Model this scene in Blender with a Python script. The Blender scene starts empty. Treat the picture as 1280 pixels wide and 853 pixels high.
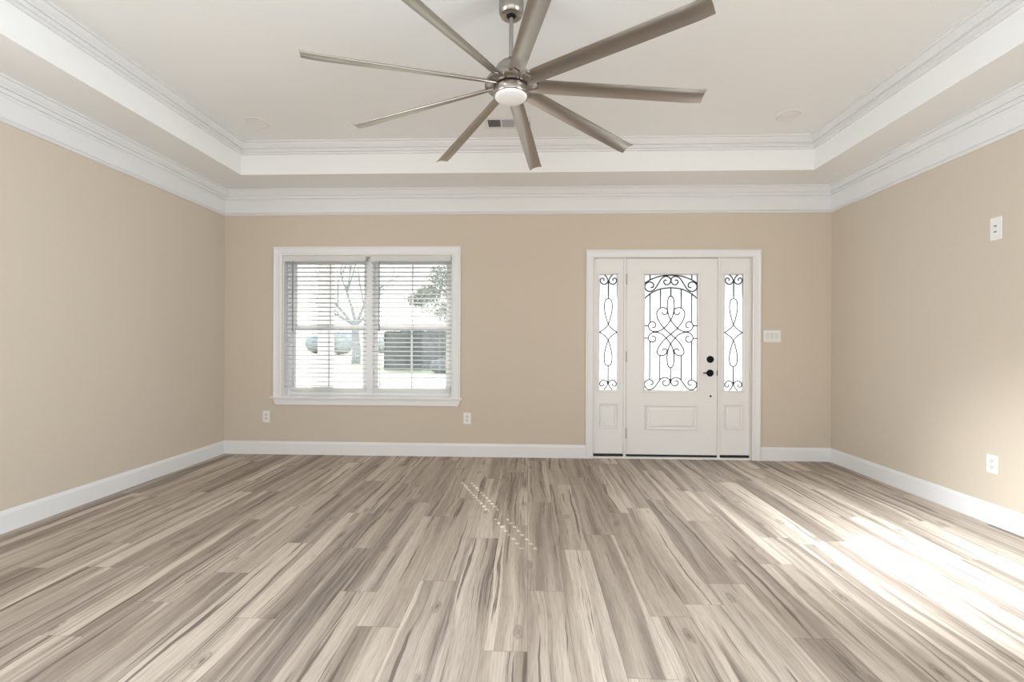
import bpy, bmesh, math, random
from mathutils import Vector, Matrix

C = bpy.context.scene.collection
S = bpy.context.scene
PI = math.pi

# ------------------------------------------------------------------ camera
F, YAW, ROLL = 572.0, math.atan(20.5 / 572.0), 0.0045
cd = bpy.data.cameras.new('camera')
cam = bpy.data.objects.new('camera', cd)
C.objects.link(cam)
S.camera = cam
cd.sensor_fit = 'HORIZONTAL'
cd.sensor_width = 36.0
cd.lens = F * 36.0 / 1280.0
cd.shift_y = 3.5 / 1280.0
cd.clip_start = 0.05
cd.clip_end = 500
rgt = Vector((math.cos(YAW), math.sin(YAW), 0))
dwn = Vector((0, 0, -1))
fwd = Vector((-math.sin(YAW), math.cos(YAW), 0))
ci = rgt * math.cos(ROLL) - dwn * math.sin(ROLL)
cj = -(rgt * math.sin(ROLL) + dwn * math.cos(ROLL))
ck = -fwd
m = Matrix((ci, cj, ck)).transposed().to_4x4()
m.translation = Vector((0, 0, 1.18))
cam.matrix_world = m

# ------------------------------------------------------------------ world, lights, exposure
S.view_settings.view_transform = 'Standard'
S.view_settings.look = 'None'
S.view_settings.gamma = 1.0
S.view_settings.use_curve_mapping = False
S.view_settings.exposure = 0.0
S.cycles.max_bounces = 10
S.cycles.diffuse_bounces = 6
S.cycles.transparent_max_bounces = 12
S.cycles.sample_clamp_indirect = 6.0
S.cycles.caustics_reflective = False
S.cycles.caustics_refractive = False
S.cycles.use_denoising = True

SKY = 2.8
w = bpy.data.worlds.new('sky')
S.world = w
w.use_nodes = True
nt = w.node_tree
bg = nt.nodes['Background']
tc = nt.nodes.new('ShaderNodeTexCoord')
sp = nt.nodes.new('ShaderNodeSeparateXYZ')
cr = nt.nodes.new('ShaderNodeValToRGB')
cr.color_ramp.elements[0].position = 0.0
cr.color_ramp.elements[0].color = (1.0, 0.995, 0.985, 1)
cr.color_ramp.elements[1].position = 0.7
cr.color_ramp.elements[1].color = (0.86, 0.93, 1.0, 1)
nt.links.new(tc.outputs['Generated'], sp.inputs[0])
nt.links.new(sp.outputs['Z'], cr.inputs[0])
nt.links.new(cr.outputs[0], bg.inputs['Color'])
bg.inputs['Strength'].default_value = SKY

def area(name, loc, direction, sx, sy, power, color=(1, 1, 1), spread=180):
    d = bpy.data.lights.new(name, 'AREA')
    d.shape = 'RECTANGLE'
    d.size, d.size_y = sx, sy
    d.energy = power
    d.color = color
    d.spread = math.radians(spread)
    o = bpy.data.objects.new(name, d)
    C.objects.link(o)
    o.location = loc
    o.rotation_euler = Vector(direction).to_track_quat('-Z', 'Y').to_euler()
    return o

sd = bpy.data.lights.new('sun', 'SUN')
sd.energy = 7.0
sd.angle = math.radians(0.2)
sd.color = (1.0, 0.95, 0.88)
so = bpy.data.objects.new('sun', sd)
C.objects.link(so)
so.rotation_euler = Vector((0.0268, -0.063, -0.0485)).to_track_quat('-Z', 'Y').to_euler()
# added fill lamp at an unseen opening in the wall behind the camera
area('rear_fill', (-0.08, -2.45, 1.25), (0, 1, 0.30), 5.6, 2.3, 2, (0.88, 0.95, 1.0))
# added unseen lamp aimed at the rear floor, whose bounce brightens the ceiling
area('rear_bounce_fill', (-0.08, -2.40, 2.35), (0, 1, -1.9), 5.4, 0.25, 58, (0.74, 0.88, 1.0), 80)
# added fill lamps at invented side-wall openings out of view, brightening the opposite walls
area('left_fill', (-3.20, 0.35, 1.6), (1, 0.0, 0.0), 1.5, 1.3, 57, (0.79, 0.905, 1.0), 100)
area('right_fill', (3.04, 0.35, 1.6), (-1, 0.0, 0.0), 1.5, 1.3, 63, (0.79, 0.905, 1.0), 100)
# added unseen lamps for the glow on floor and wall near the right-hand corner
area('right_glow_lamp', (2.80, 0.9, 2.2), (-0.76, 2.02, -2.42), 0.5, 0.3, 18, (0.84, 0.93, 1.0), 42)
area('left_glow_lamp', (-3.20, 1.6, 2.1), (6.25, 1.15, -1.95), 0.5, 0.3, 3.6, (0.92, 0.97, 1.0), 18)

# ------------------------------------------------------------------ dimensions
XL, XR, D, ZS, ZC = -3.235, 3.073, 4.759, 2.79, 3.088
YR = -2.5                       # rear wall plane
TL, TR, TB, TN = -2.762, 2.612, 4.295, -1.9    # tray opening

# ------------------------------------------------------------------ helpers
def obj(name, bm, mat=None, parent=None, smooth=False, kind=None):
    me = bpy.data.meshes.new(name)
    bm.normal_update()
    bm.to_mesh(me)
    bm.free()
    if smooth:
        for p in me.polygons:
            p.use_smooth = True
    if mat:
        me.materials.append(mat)
    o = bpy.data.objects.new(name, me)
    C.objects.link(o)
    if parent:
        o.parent = parent
    if kind:
        o['kind'] = kind
    return o

def auto_smooth(o, ang=35):
    me = o.data
    for p in me.polygons:
        p.use_smooth = True
    me.set_sharp_from_angle(angle=math.radians(ang))
    return o

def empty(name, loc=(0, 0, 0), rot=(0, 0, 0), label=None, cat=None, group=None, kind=None):
    o = bpy.data.objects.new(name, None)
    o.empty_display_size = 0.1
    C.objects.link(o)
    o.location = loc
    o.rotation_euler = rot
    if label: o['label'] = label
    if cat: o['category'] = cat
    if group: o['group'] = group
    if kind: o['kind'] = kind
    return o

def tag(o, label, cat, group=None, kind=None):
    o['label'] = label
    o['category'] = cat
    if group: o['group'] = group
    if kind: o['kind'] = kind
    return o

def box(bm, x0, x1, y0, y1, z0, z1, bev=0.0, seg=2):
    v = [bm.verts.new((x, y, z)) for x in (x0, x1) for y in (y0, y1) for z in (z0, z1)]
    fs = [(0, 1, 3, 2), (4, 6, 7, 5), (0, 4, 5, 1), (2, 3, 7, 6), (0, 2, 6, 4), (1, 5, 7, 3)]
    faces = [bm.faces.new([v[i] for i in f]) for f in fs]
    if bev > 0:
        es = list({e for f in faces for e in f.edges})
        bmesh.ops.bevel(bm, geom=es, offset=bev, segments=seg, affect='EDGES', profile=0.5)

def boxbm(*a, **k):
    bm = bmesh.new()
    box(bm, *a, **k)
    return bm

def lathe(bm, prof, seg=40, origin=(0, 0, 0), axis='Z', cap=True):
    ox, oy, oz = origin
    rings = []
    for r, z in prof:
        ring = []
        for i in range(seg):
            a = 2 * PI * i / seg
            p = (r * math.cos(a), r * math.sin(a), z)
            if axis == 'Y':
                p = (p[0], p[2], p[1])
            elif axis == 'X':
                p = (p[2], p[0], p[1])
            ring.append(bm.verts.new((p[0] + ox, p[1] + oy, p[2] + oz)))
        rings.append(ring)
    for a, b in zip(rings, rings[1:]):
        for i in range(seg):
            j = (i + 1) % seg
            bm.faces.new((a[i], a[j], b[j], b[i]))
    if cap:
        bm.faces.new(rings[0])
        bm.faces.new(rings[-1])
    bmesh.ops.recalc_face_normals(bm, faces=bm.faces[:])

def tube(bm, pts, r, seg=6, closed=False, r2=None):
    pts = [Vector(p) for p in pts]
    n = len(pts)
    rings = []
    prev = None
    for i, p in enumerate(pts):
        if closed:
            t = pts[(i + 1) % n] - pts[i - 1]
        else:
            t = pts[min(i + 1, n - 1)] - pts[max(i - 1, 0)]
        if t.length < 1e-9:
            t = Vector((0, 0, 1))
        t.normalize()
        if prev is None:
            up = Vector((0, 1, 0)) if abs(t.y) < 0.9 else Vector((1, 0, 0))
            a = t.cross(up).normalized()
        else:
            a = prev - t * prev.dot(t)
            a.normalize()
        prev = a
        b = t.cross(a)
        rr = r if r2 is None else r + (r2 - r) * i / max(1, n - 1)
        rings.append([bm.verts.new(p + a * rr * math.cos(2 * PI * k / seg) + b * rr * math.sin(2 * PI * k / seg)) for k in range(seg)])
    rng = range(n) if closed else range(n - 1)
    for i in rng:
        A, B = rings[i], rings[(i + 1) % n]
        for k in range(seg):
            l = (k + 1) % seg
            bm.faces.new((A[k], A[l], B[l], B[k]))
    if not closed:
        bm.faces.new(rings[0][::-1])
        bm.faces.new(rings[-1])

def catmull(pts, n=8, closed=False):
    out = []
    P = [Vector(p) for p in pts]
    L = len(P)
    rng = range(L if closed else L - 1)
    for i in rng:
        if closed:
            p0, p1, p2, p3 = P[i - 1], P[i], P[(i + 1) % L], P[(i + 2) % L]
        else:
            p1, p2 = P[i], P[i + 1]
            p0 = P[i - 1] if i > 0 else p1 * 2 - p2
            p3 = P[i + 2] if i + 2 < L else p2 * 2 - p1
        for k in range(n):
            t = k / n
            out.append(0.5 * ((2 * p1) + (p2 - p0) * t + (2 * p0 - 5 * p1 + 4 * p2 - p3) * t * t + (3 * p1 - p0 - 3 * p2 + p3) * t ** 3))
    if not closed:
        out.append(P[-1])
    return out

def sweep(bm, path, prof, closed_path=False, cap=True):
    """path: list of frames (origin, normal_dir, up_dir); prof: list of (n, u)"""
    rings = []
    for o, n, u in path:
        rings.append([bm.verts.new(Vector(o) + Vector(n) * a + Vector(u) * b) for a, b in prof])
    k = len(prof)
    for A, B in zip(rings, rings[1:]):
        for i in range(k - 1):
            bm.faces.new((A[i], A[i + 1], B[i + 1], B[i]))
    if closed_path:
        A, B = rings[-1], rings[0]
        for i in range(k - 1):
            bm.faces.new((A[i], A[i + 1], B[i + 1], B[i]))
    elif cap:
        bm.faces.new(rings[0])
        bm.faces.new(rings[-1][::-1])
    bmesh.ops.recalc_face_normals(bm, faces=bm.faces[:])

# ------------------------------------------------------------------ materials
def nodes(name):
    mt = bpy.data.materials.new(name)
    mt.use_nodes = True
    nt = mt.node_tree
    return mt, nt, nt.nodes['Principled BSDF']

def N(nt, kind, **kw):
    n = nt.nodes.new(kind)
    for k, v in kw.items():
        setattr(n, k, v)
    return n

def paint(name, col, rough=0.5, bump=0.0, bscale=300, metal=0.0, var=0.0, vscale=4.0, spec=0.5):
    mt, nt, p = nodes(name)
    p.inputs['Base Color'].default_value = (*col, 1)
    p.inputs['Roughness'].default_value = rough
    p.inputs['Metallic'].default_value = metal
    p.inputs['Specular IOR Level'].default_value = spec
    geo = N(nt, 'ShaderNodeNewGeometry')
    if bump > 0:
        no = N(nt, 'ShaderNodeTexNoise')
        no.inputs['Scale'].default_value = bscale
        no.inputs['Detail'].default_value = 2
        b = N(nt, 'ShaderNodeBump')
        b.inputs['Strength'].default_value = bump
        b.inputs['Distance'].default_value = 0.002
        nt.links.new(geo.outputs['Position'], no.inputs['Vector'])
        nt.links.new(no.outputs['Fac'], b.inputs['Height'])
        nt.links.new(b.outputs['Normal'], p.inputs['Normal'])
    if var > 0:
        no = N(nt, 'ShaderNodeTexNoise')
        no.inputs['Scale'].default_value = vscale
        no.inputs['Detail'].default_value = 4
        mx = N(nt, 'ShaderNodeMix', data_type='RGBA')
        mx.inputs[6].default_value = (*[c * (1 - var) for c in col], 1)
        mx.inputs[7].default_value = (*[min(1, c * (1 + var)) for c in col], 1)
        nt.links.new(geo.outputs['Position'], no.inputs['Vector'])
        nt.links.new(no.outputs['Fac'], mx.inputs[0])
        nt.links.new(mx.outputs[2], p.inputs['Base Color'])
    return mt

M = {}
M['wall'] = paint('beige_wall_paint', (0.60, 0.525, 0.435), 0.75, 0.12, 220, var=0.015, vscale=30, spec=0.2)
M['ceil'] = paint('ceiling_paint', (0.86, 0.862, 0.855), 0.85, 0.1, 200, spec=0.15)
M['trim'] = paint('white_trim_paint', (0.77, 0.77, 0.77), 0.35, 0.03, 80)
M['door'] = paint('white_door_paint', (0.79, 0.78, 0.765), 0.38, 0.04, 120)
M['vinyl'] = paint('white_vinyl', (0.82, 0.83, 0.84), 0.35)
M['slat'] = paint('white_blind_slat', (0.86, 0.86, 0.86), 0.45)
_nt = M['slat'].node_tree
_tl = N(_nt, 'ShaderNodeBsdfTranslucent'); _tl.inputs[0].default_value = (0.86, 0.86, 0.85, 1)
_mx = N(_nt, 'ShaderNodeMixShader'); _mx.inputs[0].default_value = 0.36
_nt.links.new(_nt.nodes['Principled BSDF'].outputs[0], _mx.inputs[1])
_nt.links.new(_tl.outputs[0], _mx.inputs[2])
_nt.links.new(_mx.outputs[0], _nt.nodes['Material Output'].inputs[0])
M['plate'] = paint('white_plastic', (0.80, 0.79, 0.77), 0.35)
M['socket'] = paint('socket_plastic', (0.70, 0.69, 0.68), 0.35)
M['dark'] = paint('dark_slot', (0.03, 0.028, 0.026), 0.6)
M['black'] = paint('matte_black_metal', (0.004, 0.004, 0.004), 0.5, spec=0.15)
M['iron'] = paint('wrought_iron_grille', (0.030, 0.030, 0.033), 0.5, metal=0.2)
M['strip'] = paint('grey_gap_shade', (0.10, 0.10, 0.105), 0.8)
M['rubber'] = paint('black_rubber', (0.010, 0.010, 0.010), 0.6)
M['hinge'] = paint('satin_nickel_hinge', (0.42, 0.41, 0.40), 0.4, metal=0.7)
M['louver'] = paint('louver_shade_grey', (0.50, 0.50, 0.50), 0.5)
M['duct'] = paint('grey_duct', (0.16, 0.155, 0.16), 0.8)
M['lens'] = paint('frosted_lens', (0.84, 0.82, 0.79), 0.4)
M['cord'] = paint('blind_cord', (0.30, 0.31, 0.33), 0.7)

def brushed(name, col, rough):
    mt, nt, p = nodes(name)
    p.inputs['Metallic'].default_value = 0.95
    geo = N(nt, 'ShaderNodeTexCoord')
    mp = N(nt, 'ShaderNodeMapping')
    mp.inputs['Scale'].default_value = (6, 90, 300)
    no = N(nt, 'ShaderNodeTexNoise')
    no.inputs['Scale'].default_value = 4
    no.inputs['Detail'].default_value = 3
    nt.links.new(geo.outputs['Object'], mp.inputs[0])
    nt.links.new(mp.outputs[0], no.inputs['Vector'])
    mx = N(nt, 'ShaderNodeMix', data_type='RGBA')
    mx.inputs[6].default_value = (*[c * 0.97 for c in col], 1)
    mx.inputs[7].default_value = (*[c * 1.03 for c in col], 1)
    nt.links.new(no.outputs['Fac'], mx.inputs[0])
    nt.links.new(mx.outputs[2], p.inputs['Base Color'])
    mr = N(nt, 'ShaderNodeMapRange')
    mr.inputs['To Min'].default_value = rough - 0.02
    mr.inputs['To Max'].default_value = rough + 0.02
    nt.links.new(no.outputs['Fac'], mr.inputs['Value'])
    nt.links.new(mr.outputs[0], p.inputs['Roughness'])
    return mt
M['nickel'] = brushed('brushed_nickel', (0.37, 0.34, 0.31), 0.28)
M['blade'] = brushed('satin_nickel_blade', (0.40, 0.365, 0.33), 0.29)

def clear_glass():
    mt, nt, p = nodes('window_glass')
    nt.nodes.remove(p)
    out = nt.nodes['Material Output']
    tr = N(nt, 'ShaderNodeBsdfTransparent')
    tr.inputs[0].default_value = (0.96, 0.975, 0.97, 1)
    gl = N(nt, 'ShaderNodeBsdfGlossy')
    gl.inputs['Roughness'].default_value = 0.02
    fr = N(nt, 'ShaderNodeFresnel')
    fr.inputs['IOR'].default_value = 1.45
    mx = N(nt, 'ShaderNodeMixShader')
    nt.links.new(fr.outputs[0], mx.inputs[0])
    nt.links.new(tr.outputs[0], mx.inputs[1])
    nt.links.new(gl.outputs[0], mx.inputs[2])
    nt.links.new(mx.outputs[0], out.inputs[0])
    return mt
M['glass'] = clear_glass()

def obscure_glass():
    mt, nt, p = nodes('obscure_textured_glass')
    nt.nodes.remove(p)
    out = nt.nodes['Material Output']
    geo = N(nt, 'ShaderNodeNewGeometry')
    vo = N(nt, 'ShaderNodeTexNoise')
    vo.inputs['Scale'].default_value = 90
    vo.inputs['Detail'].default_value = 3
    nt.links.new(geo.outputs['Position'], vo.inputs['Vector'])
    b = N(nt, 'ShaderNodeBump')
    b.inputs['Strength'].default_value = 0.6
    b.inputs['Distance'].default_value = 0.003
    nt.links.new(vo.outputs['Fac'], b.inputs['Height'])
    rmp = N(nt, 'ShaderNodeMapRange')
    rmp.inputs['From Min'].default_value = 0.3
    rmp.inputs['From Max'].default_value = 0.7
    rmp.inputs['To Min'].default_value = 0.78
    rmp.inputs['To Max'].default_value = 0.93
    nt.links.new(vo.outputs['Fac'], rmp.inputs['Value'])
    cc = N(nt, 'ShaderNodeCombineColor')
    for i in range(3):
        nt.links.new(rmp.outputs[0], cc.inputs[i])
    tl = N(nt, 'ShaderNodeBsdfTranslucent')
    nt.links.new(cc.outputs[0], tl.inputs['Color'])
    nt.links.new(b.outputs['Normal'], tl.inputs['Normal'])
    gl = N(nt, 'ShaderNodeBsdfGlossy')
    gl.inputs['Roughness'].default_value = 0.25
    nt.links.new(b.outputs['Normal'], gl.inputs['Normal'])
    mx = N(nt, 'ShaderNodeMixShader')
    mx.inputs[0].default_value = 0.06
    nt.links.new(tl.outputs[0], mx.inputs[1])
    nt.links.new(gl.outputs[0], mx.inputs[2])
    nt.links.new(mx.outputs[0], out.inputs[0])
    return mt
M['obscure'] = obscure_glass()

PW, PL = 0.178, 1.22
def wood():
    mt, nt, p = nodes('wood_plank_floor')
    L = nt.links.new
    uv = N(nt, 'ShaderNodeUVMap', uv_map='plank')
    at = N(nt, 'ShaderNodeAttribute', attribute_name='plank_tone')
    sep = N(nt, 'ShaderNodeSeparateXYZ'); L(uv.outputs[0], sep.inputs[0])
    sa = N(nt, 'ShaderNodeSeparateXYZ'); L(at.outputs['Vector'], sa.inputs[0])
    def math_(op, a, b=None, c=None, clamp=False):
        n = N(nt, 'ShaderNodeMath', operation=op)
        n.use_clamp = clamp
        for i, x in enumerate((a, b, c)):
            if x is None: continue
            if isinstance(x, (int, float)): n.inputs[i].default_value = x
            else: L(x, n.inputs[i])
        return n.outputs[0]
    def noise(su, sv, off, detail=3, rough=0.5, u=None, dist=0.0):
        cb = N(nt, 'ShaderNodeCombineXYZ')
        L(math_('MULTIPLY', u if u is not None else sep.outputs['X'], su), cb.inputs[0])
        L(math_('MULTIPLY', sep.outputs['Y'], sv), cb.inputs[1])
        L(math_('MULTIPLY_ADD', sa.outputs['X'], 137.0, off), cb.inputs[2])
        n = N(nt, 'ShaderNodeTexNoise')
        n.inputs['Scale'].default_value = 1
        n.inputs['Detail'].default_value = detail
        n.inputs['Roughness'].default_value = rough
        n.inputs['Distortion'].default_value = dist
        L(cb.outputs[0], n.inputs['Vector'])
        return n.outputs['Fac']
    def ramp(fac, stops, interp='LINEAR'):
        r = N(nt, 'ShaderNodeValToRGB')
        r.color_ramp.interpolation = interp
        el = r.color_ramp.elements
        while len(el) < len(stops): el.new(0.5)
        for e, (pos, col) in zip(el, stops):
            e.position = pos
            e.color = (*col, 1) if len(col) == 3 else col
        L(fac, r.inputs[0])
        return r.outputs[0]
    def mix(fac, a, b, blend='MIX'):
        n = N(nt, 'ShaderNodeMix', data_type='RGBA', blend_type=blend)
        for i, x in ((0, fac), (6, a), (7, b)):
            if isinstance(x, (int, float)): n.inputs[i].default_value = x
            elif isinstance(x, tuple): n.inputs[i].default_value = (*x, 1)
            else: L(x, n.inputs[i])
        return n.outputs[2]
    # the grain wanders sideways along the plank
    warp = noise(2.0, 1.1, 3.0, 2)
    warp2 = noise(14.0, 6.0, 9.0, 2)
    u1 = math_('ADD', sep.outputs['X'], math_('MULTIPLY', math_('SUBTRACT', warp, 0.5), 0.075))
    u2 = math_('ADD', u1, math_('MULTIPLY', math_('SUBTRACT', warp2, 0.5), 0.012))
    band = noise(11.0, 0.34, 0.0, 2.5, 0.5, u2)
    tone = math_('ADD', band, math_('MULTIPLY', math_('SUBTRACT', sa.outputs['Y'], 0.5), 0.13))
    col = ramp(tone, [(0.30, (0.275, 0.224, 0.182)), (0.42, (0.373, 0.310, 0.255)), (0.52, (0.462, 0.388, 0.319)),
                      (0.60, (0.525, 0.447, 0.372)), (0.70, (0.598, 0.517, 0.436))])
    # cream sapwood strips with a crisp border
    sap = noise(8.5, 0.20, 31.0, 1.0, 0.4, u2)
    sapm = ramp(sap, [(0.585, (0, 0, 0)), (0.605, (1, 1, 1))])
    col = mix(math_('MULTIPLY', sapm, 0.85), col, (0.667, 0.575, 0.485))
    # smoky brown heart streaks, broken up into fine dark lines
    st = noise(20.0, 0.50, 53.0, 3, 0.55, u2)
    stm = ramp(st, [(0.545, (0, 0, 0)), (0.63, (1, 1, 1))])
    sel = ramp(noise(4.0, 0.8, 71.0, 1, 0.5, u1), [(0.43, (0, 0, 0)), (0.55, (1, 1, 1))])
    lin = ramp(noise(150.0, 2.2, 37.0, 3, 0.6, u2), [(0.36, (1, 1, 1)), (0.60, (0.30, 0.30, 0.30))])
    col = mix(math_('MULTIPLY', math_('MULTIPLY', stm, sel), math_('MULTIPLY', lin, 0.85)), col, (0.145, 0.116, 0.095))
    # thin dark cracks
    cr_ = noise(40.0, 0.7, 91.0, 4, 0.6, u2)
    crm = ramp(cr_, [(0.610, (0, 0, 0)), (0.640, (1, 1, 1))])
    col = mix(math_('MULTIPLY', crm, 0.80), col, (0.135, 0.105, 0.084))
    # knots
    cb = N(nt, 'ShaderNodeCombineXYZ')
    L(math_('MULTIPLY', u2, 7.5), cb.inputs[0])
    L(math_('MULTIPLY', sep.outputs['Y'], 3.0), cb.inputs[1])
    L(math_('MULTIPLY', sa.outputs['X'], 61.0), cb.inputs[2])
    vo = N(nt, 'ShaderNodeTexVoronoi', feature='F1')
    vo.inputs['Scale'].default_value = 1
    L(cb.outputs[0], vo.inputs['Vector'])
    kn = ramp(math_('ADD', vo.outputs['Distance'], math_('MULTIPLY', math_('SUBTRACT', noise(60, 40, 5, 2), 0.5), 0.10)),
              [(0.03, (1, 1, 1)), (0.09, (0.25, 0.25, 0.25)), (0.12, (0.6, 0.6, 0.6)), (0.17, (0, 0, 0))])
    col = mix(math_('MULTIPLY', kn, 0.75), col, (0.165, 0.125, 0.100))
    # fine pores
    fine = noise(420.0, 9.0, 17.0, 3, 0.65)
    fm = ramp(fine, [(0.32, (0.70, 0.695, 0.69)), (0.54, (1, 1, 1)), (0.75, (1.08, 1.08, 1.08))])
    col = mix(0.9, col, fm, 'MULTIPLY')
    med = noise(120.0, 2.5, 23.0, 3, 0.6, u1)
    mm = ramp(med, [(0.32, (0.80, 0.79, 0.78)), (0.50, (1, 1, 1)), (0.68, (1.06, 1.06, 1.06))])
    col = mix(0.8, col, mm, 'MULTIPLY')
    # grey wash of individual boards
    col = mix(math_('MULTIPLY', sa.outputs['Z'], 0.40), col, mix(1.0, col, (0.86, 0.88, 0.92), 'MULTIPLY'))
    # bevelled joints
    du = math_('MINIMUM', sep.outputs['X'], math_('SUBTRACT', PW, sep.outputs['X']))
    dv = math_('MINIMUM', sep.outputs['Y'], math_('SUBTRACT', PL, sep.outputs['Y']))
    dm = math_('MINIMUM', du, dv)
    jm = N(nt, 'ShaderNodeMapRange')
    jm.inputs['From Min'].default_value = 0.0005
    jm.inputs['From Max'].default_value = 0.0016
    jm.inputs['To Min'].default_value = 0.55
    jm.inputs['To Max'].default_value = 1.0
    L(dm, jm.inputs['Value'])
    cc = N(nt, 'ShaderNodeCombineColor')
    for i in range(3): L(jm.outputs[0], cc.inputs[i])
    col = mix(1.0, col, cc.outputs[0], 'MULTIPLY')
    L(col, p.inputs['Base Color'])
    p.inputs['Specular IOR Level'].default_value = 0.25
    rr = N(nt, 'ShaderNodeMapRange')
    rr.inputs['To Min'].default_value = 0.58
    rr.inputs['To Max'].default_value = 0.48
    L(fine, rr.inputs['Value'])
    L(rr.outputs[0], p.inputs['Roughness'])
    bp = N(nt, 'ShaderNodeBump')
    bp.inputs['Strength'].default_value = 0.15
    bp.inputs['Distance'].default_value = 0.001
    L(fine, bp.inputs['Height'])
    L(bp.outputs[0], p.inputs['Normal'])
    return mt
M['wood'] = wood()

# ------------------------------------------------------------------ room shell
def build_floor():
    rnd = random.Random(11)
    ends = {-5: 2.147, -4: 1.883, -3: 2.257, -2: 2.766, -1: 1.753, 0: 2.19, 1: 2.635, 2: 1.63, 3: 2.005, 6: 1.88}
    bm = bmesh.new()
    uvl = bm.loops.layers.uv.new('plank')
    tl = bm.faces.layers.float_vector.new('plank_tone')
    x0, x1, y0, y1 = XL - 0.02, XR + 0.02, YR - 0.02, D + 0.12
    i0, i1 = math.floor(x0 / PW), math.ceil(x1 / PW)
    for i in range(i0, i1):
        e = ends.get(i, rnd.random() * PL)
        k0 = math.floor((y0 - e) / PL)
        k1 = math.ceil((y1 - e) / PL)
        for k in range(k0, k1):
            a, b = e + k * PL, e + (k + 1) * PL
            ya, yb = max(a, y0), min(b, y1)
            xa, xb = max(i * PW, x0), min((i + 1) * PW, x1)
            if yb - ya < 1e-4 or xb - xa < 1e-4: continue
            f = bm.faces.new([bm.verts.new(q) for q in ((xa, ya, 0), (xb, ya, 0), (xb, yb, 0), (xa, yb, 0))])
            t = (rnd.random(), rnd.random(), rnd.random())
            if (i, k) == (0, 0): t = (0.31, 0.05, 1.0)
            f[tl] = t
            flip = rnd.random() < 0.5
            for lp in f.loops:
                u, v = lp.vert.co.x - i * PW, lp.vert.co.y - a
                if flip: u = PW - u
                lp[uvl].uv = (u, v)
    # thickness so that the slab is solid
    o = obj('floor', bm, M['wood'], kind='structure')
    return o
build_floor()

def wall_with_holes(name, x0, x1, z0, z1, y0, y1, holes, mat):
    """wall in the XZ plane, holes as (xa, xb, za, zb)"""
    xs = sorted({x0, x1, *[h[0] for h in holes], *[h[1] for h in holes]})
    zs = sorted({z0, z1, *[h[2] for h in holes], *[h[3] for h in holes]})
    bm = bmesh.new()
    def solid(i, j):
        if not (0 <= i < len(xs) - 1 and 0 <= j < len(zs) - 1): return False
        cx, cz = (xs[i] + xs[i + 1]) / 2, (zs[j] + zs[j + 1]) / 2
        return not any(h[0] < cx < h[1] and h[2] < cz < h[3] for h in holes)
    def q(*p): bm.faces.new([bm.verts.new(a) for a in p])
    for i in range(len(xs) - 1):
        for j in range(len(zs) - 1):
            if not solid(i, j): continue
            a, b, c, d = xs[i], xs[i + 1], zs[j], zs[j + 1]
            q((a, y0, c), (b, y0, c), (b, y0, d), (a, y0, d))
            q((a, y1, c), (a, y1, d), (b, y1, d), (b, y1, c))
            if not solid(i - 1, j): q((a, y0, c), (a, y0, d), (a, y1, d), (a, y1, c))
            if not solid(i + 1, j): q((b, y0, c), (b, y1, c), (b, y1, d), (b, y0, d))
            if not solid(i, j - 1): q((a, y0, c), (a, y1, c), (b, y1, c), (b, y0, c))
            if not solid(i, j + 1): q((a, y0, d), (b, y0, d), (b, y1, d), (a, y1, d))
    bmesh.ops.remove_doubles(bm, verts=bm.verts[:], dist=1e-5)
    bmesh.ops.recalc_face_normals(bm, faces=bm.faces[:])
    return obj(name, bm, mat, kind='structure')

WX0, WX1, WZ0, WZ1 = -2.604, -0.794, 0.609, 2.104      # window opening
DX0, DX1, DZ1 = 0.664, 2.274, 2.084                    # door opening
wall_with_holes('wall_back', XL - 0.15, XR + 0.15, 0, ZC + 0.1, D, D + 0.16,
                [(WX0, WX1, WZ0, WZ1), (DX0, DX1, -1, DZ1)], M['wall'])
wl = wall_with_holes('wall_left', YR, D, 0, ZC + 0.1, 0, 0.12, [(-0.45, 2.1, 0.9, 2.3)], M['wall'])  # unseen opening made up for the left-hand lamps
wl.data.transform(Matrix.Translation((XL, 0, 0)) @ Matrix.Rotation(PI / 2, 4, 'Z'))
wr = wall_with_holes('wall_right', YR, D, 0, ZC + 0.1, -0.12, 0, [(-0.45, 1.15, 0.9, 2.3)], M['wall'])  # unseen opening made up for the right-hand lamps
wr.data.transform(Matrix.Translation((XR, 0, 0)) @ Matrix.Rotation(PI / 2, 4, 'Z'))
wall_with_holes('wall_rear', XL - 0.15, XR + 0.15, 0, ZC + 0.1, YR - 0.15, YR, [(-2.9, 2.75, -1, 2.45)], M['wall'])  # wide unseen opening added to let light in from behind

def build_ceiling():
    bm = bmesh.new()
    def q(*p): bm.faces.new([bm.verts.new(a) for a in p])
    xs = [XL, TL, TR, XR]
    ys = [YR, TN, TB, D]
    for i in range(3):
        for j in range(3):
            z = ZC if (i, j) == (1, 1) else ZS
            q((xs[i], ys[j], z), (xs[i], ys[j + 1], z), (xs[i + 1], ys[j + 1], z), (xs[i + 1], ys[j], z))
    for a, b in (((TL, TN), (TL, TB)), ((TL, TB), (TR, TB)), ((TR, TB), (TR, TN)), ((TR, TN), (TL, TN))):
        q((*a, ZS), (*b, ZS), (*b, ZC), (*a, ZC))
    q((XL, YR, ZC + 0.1), (XR, YR, ZC + 0.1), (XR, D, ZC + 0.1), (XL, D, ZC + 0.1))
    bmesh.ops.remove_doubles(bm, verts=bm.verts[:], dist=1e-5)
    bmesh.ops.recalc_face_normals(bm, faces=bm.faces[:])
    return obj('ceiling', bm, M['ceil'], kind='structure')
build_ceiling()

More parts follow.
